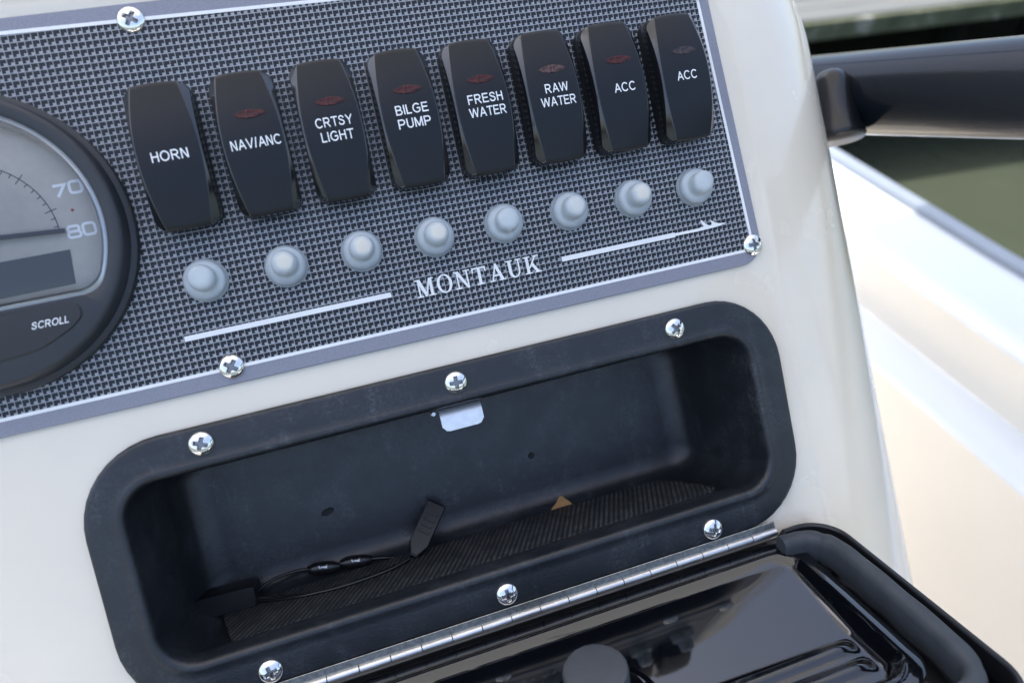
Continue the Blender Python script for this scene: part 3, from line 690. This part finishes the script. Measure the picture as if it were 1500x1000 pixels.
# drilled holes in the back wall
for (x, y), sx_, rot in (((15.2, -109.4), 1.9, 12), ((115.2, -109.7), 1.1, 0)):
    V, Fc = lathe([(1.6, -57.98), (1.45, -57.75), (1.2, -57.9), (0.6, -57.92)], 18); V = [(a * sx_, b, c) for a, b, c in V]
    obj('drain_hole', mesh('drain_hole', V, Fc, MT['hole']), tray, (x, y, 0), Matrix.Rotation(R_(rot), 4, 'Z'))
# bent steel catch plate under the top lip
def catch():
    sec = [(-66.2, -14.0), (-67.6, -12.0), (-68.0, -8.5), (-68.6, -6.0), (-70.0, -4.6), (-72.0, -4.0), (-74.5, -3.8), (-77.6, -3.9)]
    V = []; n = len(sec)
    for k, (y, z) in enumerate(sec):
        u = k / (n - 1)
        for j in range(13):
            s_ = -1 + 2 * j / 12; hw = 8.7
            yy = y
            if k == n - 1: yy += 2.2 * max(0, (abs(s_) - 0.72) / 0.28) ** 2
            V.append((79.3 + s_ * hw, yy, z))
    Fc = grid_faces(n, 13, False); m = len(V); V += [(x, y - 0.25, z - 0.8) for x, y, z in V]
    Fc += [tuple(m + i for i in reversed(q)) for q in Fc]
    edge = [k * 13 for k in range(n)] + [(n - 1) * 13 + j for j in range(1, 13)] + [k * 13 + 12 for k in range(n - 2, -1, -1)]
    for a, b in zip(edge, edge[1:]): Fc.append((a, b, b + m, a + m))
    return V, Fc
obj('catch_plate', mesh('catch_plate', *catch(), MT['catch'], MM, True, None, 40), tray)
obj('catch_rivet', mesh('catch_rivet', *lathe([(1.2, -1.5), (1.2, 0.3), (0.8, 0.7)], 14), MT['steel']), tray, (68.5, -69.6, -6.5))

# ================================================================== MAT, CABLES, TAG in the tray
def lay(pts, y0, y1):
    n = len(pts); V = [(x, y0, z) for x, z in pts] + [(x, y1, z) for x, z in pts]
    return V, [tuple(range(n)), tuple(reversed(range(n, 2 * n)))] + [(i, n + i, n + (i + 1) % n, (i + 1) % n) for i in range(n)]
mt = thing('rubber_mat', 'thin ribbed black rubber mat lying on the tray floor', 'mat')
outline = [(-36.5, -46), (-27.5, -12.5), (-24.5, -10.2), (40, -11.4), (110, -12.2), (186, -14.5), (188, -16.5), (176, -46), (172, -49), (40, -50), (-30, -49)]
V, Fc = lay(outline, -137.9, -136.6); obj('mat_sheet', mesh('mat_sheet', V, Fc, MT['mat'], MM, False), mt)
cab = thing('cable_lead', 'black cable lead with plug, two marked pods and a block, lying in the tray', 'cable')
def tube(name, P, r, m, par):
    V, Fc = sweep(smooth_path(P, 8), circ(r, 10), (0.1, 0.2, 1)); obj(name, mesh(name, V, Fc, m, MM, True, None, 60), par)
tube('cord', [(-21, -132.5, -46), (-18, -131.6, -49), (-12, -130.6, -52), (-3, -131.0, -54), (4, -131.8, -53.5), (30, -135.2, -53), (40, -136.4, -49)], 0.75, MT['cable'], cab)
tube('cord', [(-21, -134.4, -44), (-12, -135.6, -41), (0, -135.9, -35), (12, -135.9, -31.5), (26, -135.8, -31.5), (38, -135.6, -34), (46, -135.0, -38)], 0.75, MT['cable'], cab)
tube('cord', [(-21, -135.2, -43), (-10, -135.9, -38), (4, -135.9, -33), (16, -135.9, -32.9), (28, -135.8, -33), (40, -135.6, -36.0), (46, -135.2, -38.5)], 0.75, MT['cable'], cab)
V, Fc = loft([rrect(-13, 13, -4.5, 4.5, 1.5, z, 4) if 0 else [(a * k_, b * k_, z) for a, b, _ in rrect(-13, 13, -4.5, 4.5, 1.5, 0, 4)] for z, k_ in ((-6, .96), (-5.4, 1), (5.4, 1), (6, .96))], True, True)
obj('block', mesh('block', V, Fc, MT['plug'], MM, True, None, 40), cab, (-33.0, -132.0, -47.5), Matrix.Rotation(R_(-6), 4, 'Y'))
for x, y, z, a in ((8.0, -132.6, -52.5, -11), (22.5, -134.0, -52.5, -10)):
    rings = []
    for k in range(11):
        u = -1 + 2 * k / 10; s_ = max(0.25, (1 - abs(u) ** 3.2)) ** 0.5; rings.append([(u * 7.2, a_ * s_, b_ * s_) for a_, b_ in circ(3.0, 14)])
    V, Fc = loft(rings, True, True); pd = obj('pod', mesh('pod', V, Fc, MT['cable']), cab, (x, y, z), Matrix.Rotation(R_(a), 4, 'Z'))
    V, Fc = join([prism([(-2.2, 0.6), (-1.5, 0.6), (-1.0, -0.7), (-1.5, -0.7)], 2.75, 2.95), prism([(-1.0, -0.2), (0.9, -0.5), (1.6, -1.0), (1.8, 0.9), (0.9, 0.3), (-0.9, 0.3)], 2.76, 2.97)])
    obj('mark', mesh('mark', V, Fc, MT['print'], MM, False), pd, (0, 1.3, -0.1))
# plug leaning on the back wall
ax = Vector((17.5, 18.0, -13.0)); L = ax.length; ax.normalize()
wd = ax.cross(Vector((-0.15, 0.25, 1))).normalized(); nm = wd.cross(ax).normalized()
mr = Matrix((( wd.x, ax.x, nm.x, 0), (wd.y, ax.y, nm.y, 0), (wd.z, ax.z, nm.z, 0), (0, 0, 0, 1)))
pl = [(-1.6, -13.5), (1.6, -13.5), (4.4, -8.0), (4.5, 12.6), (4.0, 13.3), (-4.0, 13.3), (-4.5, 12.6), (-4.4, -8.0)]
n = len(pl); rings = [[(x * k_, y * k_, z) for x, y in pl] for z, k_ in ((-3, .93), (-2.4, 1), (2.4, 1), (3, .93))]
pg = obj('plug', mesh('plug', *loft(rings, True, True), MT['plug'], MM, True, None, 30), cab, (56.2, -127.2, -47.0), mr)
for k in range(4):
    obj('grip_rib', mesh('grip_rib', *box(-2.6, 2.6, 3 * k - 2.5, 3 * k - 1.3, 2.95, 3.35, 0.15), MT['plug'], MM, False), pg)
tg = obj('orange_tag', mesh('orange_tag', *prism([(-6.6, -2.6), (-1.5, -2.75), (5.2, -3.0), (3.4, -0.5), (0.6, 2.7), (-0.5, 2.4), (-3.2, -0.3)], -0.3, 0.3), MT['orange'], MM, False), None, (124.0, -134.6, -53.0), Matrix.Rotation(R_(-18), 4, 'X'))
tag(tg, 'small orange triangular scrap standing at the back of the tray', 'scrap')

# ================================================================== PIANO HINGE
hin = thing('piano_hinge', 'stainless piano hinge along the lower edge of the tray', 'hinge', (0, -156.6, 3.6))
obj('hinge_leaf', mesh('hinge_leaf', *box(-43.5, 202.4, 0.6, 4.7, -0.55, 0.0, 0.15), MT['leaf'], MM, False), hin)
prof = [(1.4, -6.08), (1.75, -5.95), (1.75, 5.95), (1.4, 6.08)]
V, Fc = lathe(prof, 18, False); V = [(z, y, x) for x, y, z in V]; Fc = [tuple(reversed(q)) for q in Fc]
KN = mesh('knuckle', V, Fc, MT['steel'])
V, Fc = lathe([(1.3, -123), (1.3, 123)], 10); V = [(z + 79.5, y, x) for x, y, z in V]
obj('hinge_pin', mesh('hinge_pin', V, Fc, MT['hole']), hin)
for k in range(20): obj('knuckle', KN, hin, (-43.5 + 6.15 + 12.3 * k, 0, 0), Matrix.Rotation(R_(random.uniform(0, 360)), 4, 'X'))

# ================================================================== OPEN LID
LA = R_(72)
B = Matrix(((1, 0, 0, 0), (0, math.cos(LA), math.sin(LA), 0), (0, -math.sin(LA), math.cos(LA), 0), (0, 0, 0, 1)))
lid = thing('tray_lid', 'glossy black tray lid hinged open towards the viewer with foam gasket and round latch', 'lid', (0, -156.6, 3.6), None, B)
def lr(off, z, r=16):
    return [(x, y, min(z, -4.0) if (y > -7 and -52 < x < 205) else z) for x, y, z in rrect(-65 + off, 228.4 - off, -104 + off, 0.6 - off, max(2, r - off), z, 10)]
def lsub(pts):      # extra points along the hinge side so the rim can stop at the corners
    out = []
    for k, p_ in enumerate(pts):
        out.append(p_); q_ = pts[(k + 1) % len(pts)]
        if p_[1] > -20 and q_[1] > -20 and abs(q_[0] - p_[0]) > 100:
            for xx in (206, 203, 80, -50, -53):
                zz = -4.0 if xx in (203, 80, -50) else p_[2]
                out.append((xx, p_[1], min(p_[2], zz)))
    return out
V, Fc = loft([lsub(lr(o_, z_)) for o_, z_ in ((6, -15), (0.6, -14), (0, -12.5), (0, -0.6), (0.5, 0), (1.8, 0), (2.3, -0.6), (2.8, -9.0), (30, -9.0))], True, True)
obj('lid_shell', mesh('lid_shell', V, Fc, MT['lid_edge'], MM, True, None, 35), lid)
# raised, slightly dished inner panel
def panel_z(x, s):
    hx, hs, r = 122.0, 37.0, 12.0
    qx = abs(x - 82.0) - hx + r; qs = abs(s - 44.5) - hs + r
    d = -(math.hypot(max(qx, 0), max(qs, 0)) + min(max(qx, qs), 0) - r)
    bead = 0.9 * math.exp(-((d - 2.6) / 1.2) ** 2)
    dish = -0.125 * min(max(0, s - 9), 44) + 0.0
    inn = min(1, max(0, (d - 2.5) / 5.0)); inn = inn * inn * (3 - 2 * inn)
    rid = 0
    for c, a in ((58.0, 2.6), (67.0, 2.6)):
        e = max(0, 1 - max(0, (x - 186) / 8) ** 2) if x < 194 else 0
        rid += a * math.exp(-((s - c) / 2.3) ** 2) * e
    return 1.6 + bead + inn * (dish + rid - 0.2) - (2.6 * max(0, 1.0 - d) ** 1.5 if d < 1 else 0), d
NX, NS = 150, 84
V, Fc = [], []; ok = []
for i in range(NX + 1):
    for j in range(NS + 1):
        x = -40.5 + 245.5 * i / NX; s = 7.3 + 74.5 * j / NS; z, d = panel_z(x, s)
        V.append((x, -s, z if d > 0 else -2.0)); ok.append(d > -0.6)
for i in range(NX):
    for j in range(NS):
        q = (i * (NS + 1) + j, i * (NS + 1) + j + 1, (i + 1) * (NS + 1) + j + 1, (i + 1) * (NS + 1) + j)
        if all(ok[k] for k in q): Fc.append(q)
V = [(x, y, z - 4.2) for x, y, z in V]
obj('inner_panel', mesh('inner_panel', V, Fc, MT['lid'], MM, True, None, 60), lid)
V, Fc = loft([rrect(-44, 208, -83, -0.2, 12, -8.9), rrect(-44, 208, -83, -0.2, 12, -3.4), rrect(-43, 207, -82, -1.0, 11.5, -2.9), rrect(-37.5, 201.5, -79, -9.6, 11, -2.9), rrect(-37, 201, -78, -10.5, 11, -8.9)], False, False)
obj('panel_surround', mesh('panel_surround', V, Fc, MT['lid'], MM, True, None, 40), lid)
gp = [(198.5, -9.0, 6.2), (206, -9.6, 6.2), (212.0, -11.6, 6.2), (216.6, -18.0, 6.2), (218.0, -30, 6.2), (218.0, -52, 6.2), (217.4, -76, 6.2), (214.5, -88, 6.2), (205, -94.0, 6.2), (180, -95.5, 6.2), (80, -95.5, 6.2), (-20, -95.5, 6.2), (-46, -93, 6.2), (-54.5, -84, 6.2), (-55, -50, 6.2), (-54.5, -20, 6.2), (-48, -10, 6.2), (-36, -9, 6.2)]
path = smooth_path([(a, b, c - 5.6) for a, b, c in gp], 8)
gsec = [(3.6, -9.0), (3.8, -4.0), (3.7, 0.0), (2.9, 2.5), (1.2, 3.3), (-1.2, 3.3), (-2.9, 2.5), (-3.7, 0.0), (-3.8, -4.0), (-3.6, -9.0)]
sc = [1 + 0.025 * math.sin(i * 0.9) - 0.10 * math.exp(-((i - 20) / 1.2) ** 2) - 0.09 * math.exp(-((i - 56) / 1.3) ** 2) for i in range(len(path))]
V, Fc = sweep(path, gsec, (0, 0, 1), sc)
obj('gasket', mesh('gasket', V, Fc, MT['gasket'], MM, True, None, 60), lid)
V, Fc = lathe([(20.5, 1.0), (20.5, 5.2), (19.4, 6.2), (17.6, 6.4), (15.6, 5.0), (14.6, 3.2), (12.5, 2.6)], 56, True)
obj('latch_ring', mesh('latch_ring', V, Fc, MT['lid']), lid, (97.5, -54.0, -5.5))
V, Fc = lathe([(11.0, 2.0), (11.0, 20.6), (10.5, 21.5), (9.4, 21.8)], 20); V = [(x * (1 + 0.012 * math.sin(5 * math.atan2(y, x))), y, z) for x, y, z in V]
obj('latch_knob', mesh('latch_knob', V, Fc, MT['knob'], MM, True, None, 40), lid, (95.5, -53.5, -2.0))

# ================================================================== RAIL beside the console
rail = thing('rail', 'thick glossy dark rail tube behind the right edge of the console', 'rail')
A_ = Vector((346.7, 48.5, -104.7)); D_ = Vector((359.9, 11.2, 16.2)); dr = (D_ - A_).normalized()
dn = Vector((0, -0.819, -0.574)); e_ = D_ + dr * 340
rp = smooth_path([Vector((270, 84, -235)), A_ - dr * 118 + Vector((-18, 0, 0)), A_ - dr * 60, A_, A_.lerp(D_, 0.5), D_, e_, e_ + dr * 42 + dn * 14, e_ + dr * 66 + dn * 60, e_ + dr * 70 + dn * 160, e_ + dr * 70 + dn * 1080], 8)
V, Fc = sweep(rp, circ(22.6, 36), (1, 0, 0)); obj('rail_tube', mesh('rail_tube', V, Fc, MT['rail'], MM, True, None, 60), rail)

top_, bot_ = Vector((326.8, 51.5, -63.2)), Vector((322.0, 13.0, -61.2))
prf = [(0.0, 0.35), (0.03, 0.62), (0.08, 0.82), (0.16, 0.95), (0.35, 1.05), (0.6, 1.18), (0.8, 1.32), (0.9, 1.48), (0.95, 1.52), (1.0, 1.40)]
V, Fc = sweep([top_.lerp(bot_, a_) for a_, _ in prf], circ(10.0, 28), (0, 0, 1), [b_ for _, b_ in prf])
obj('rail_clamp', mesh('rail_clamp', V, Fc, MT['rail_foot'], MM, True, None, 60), rail)
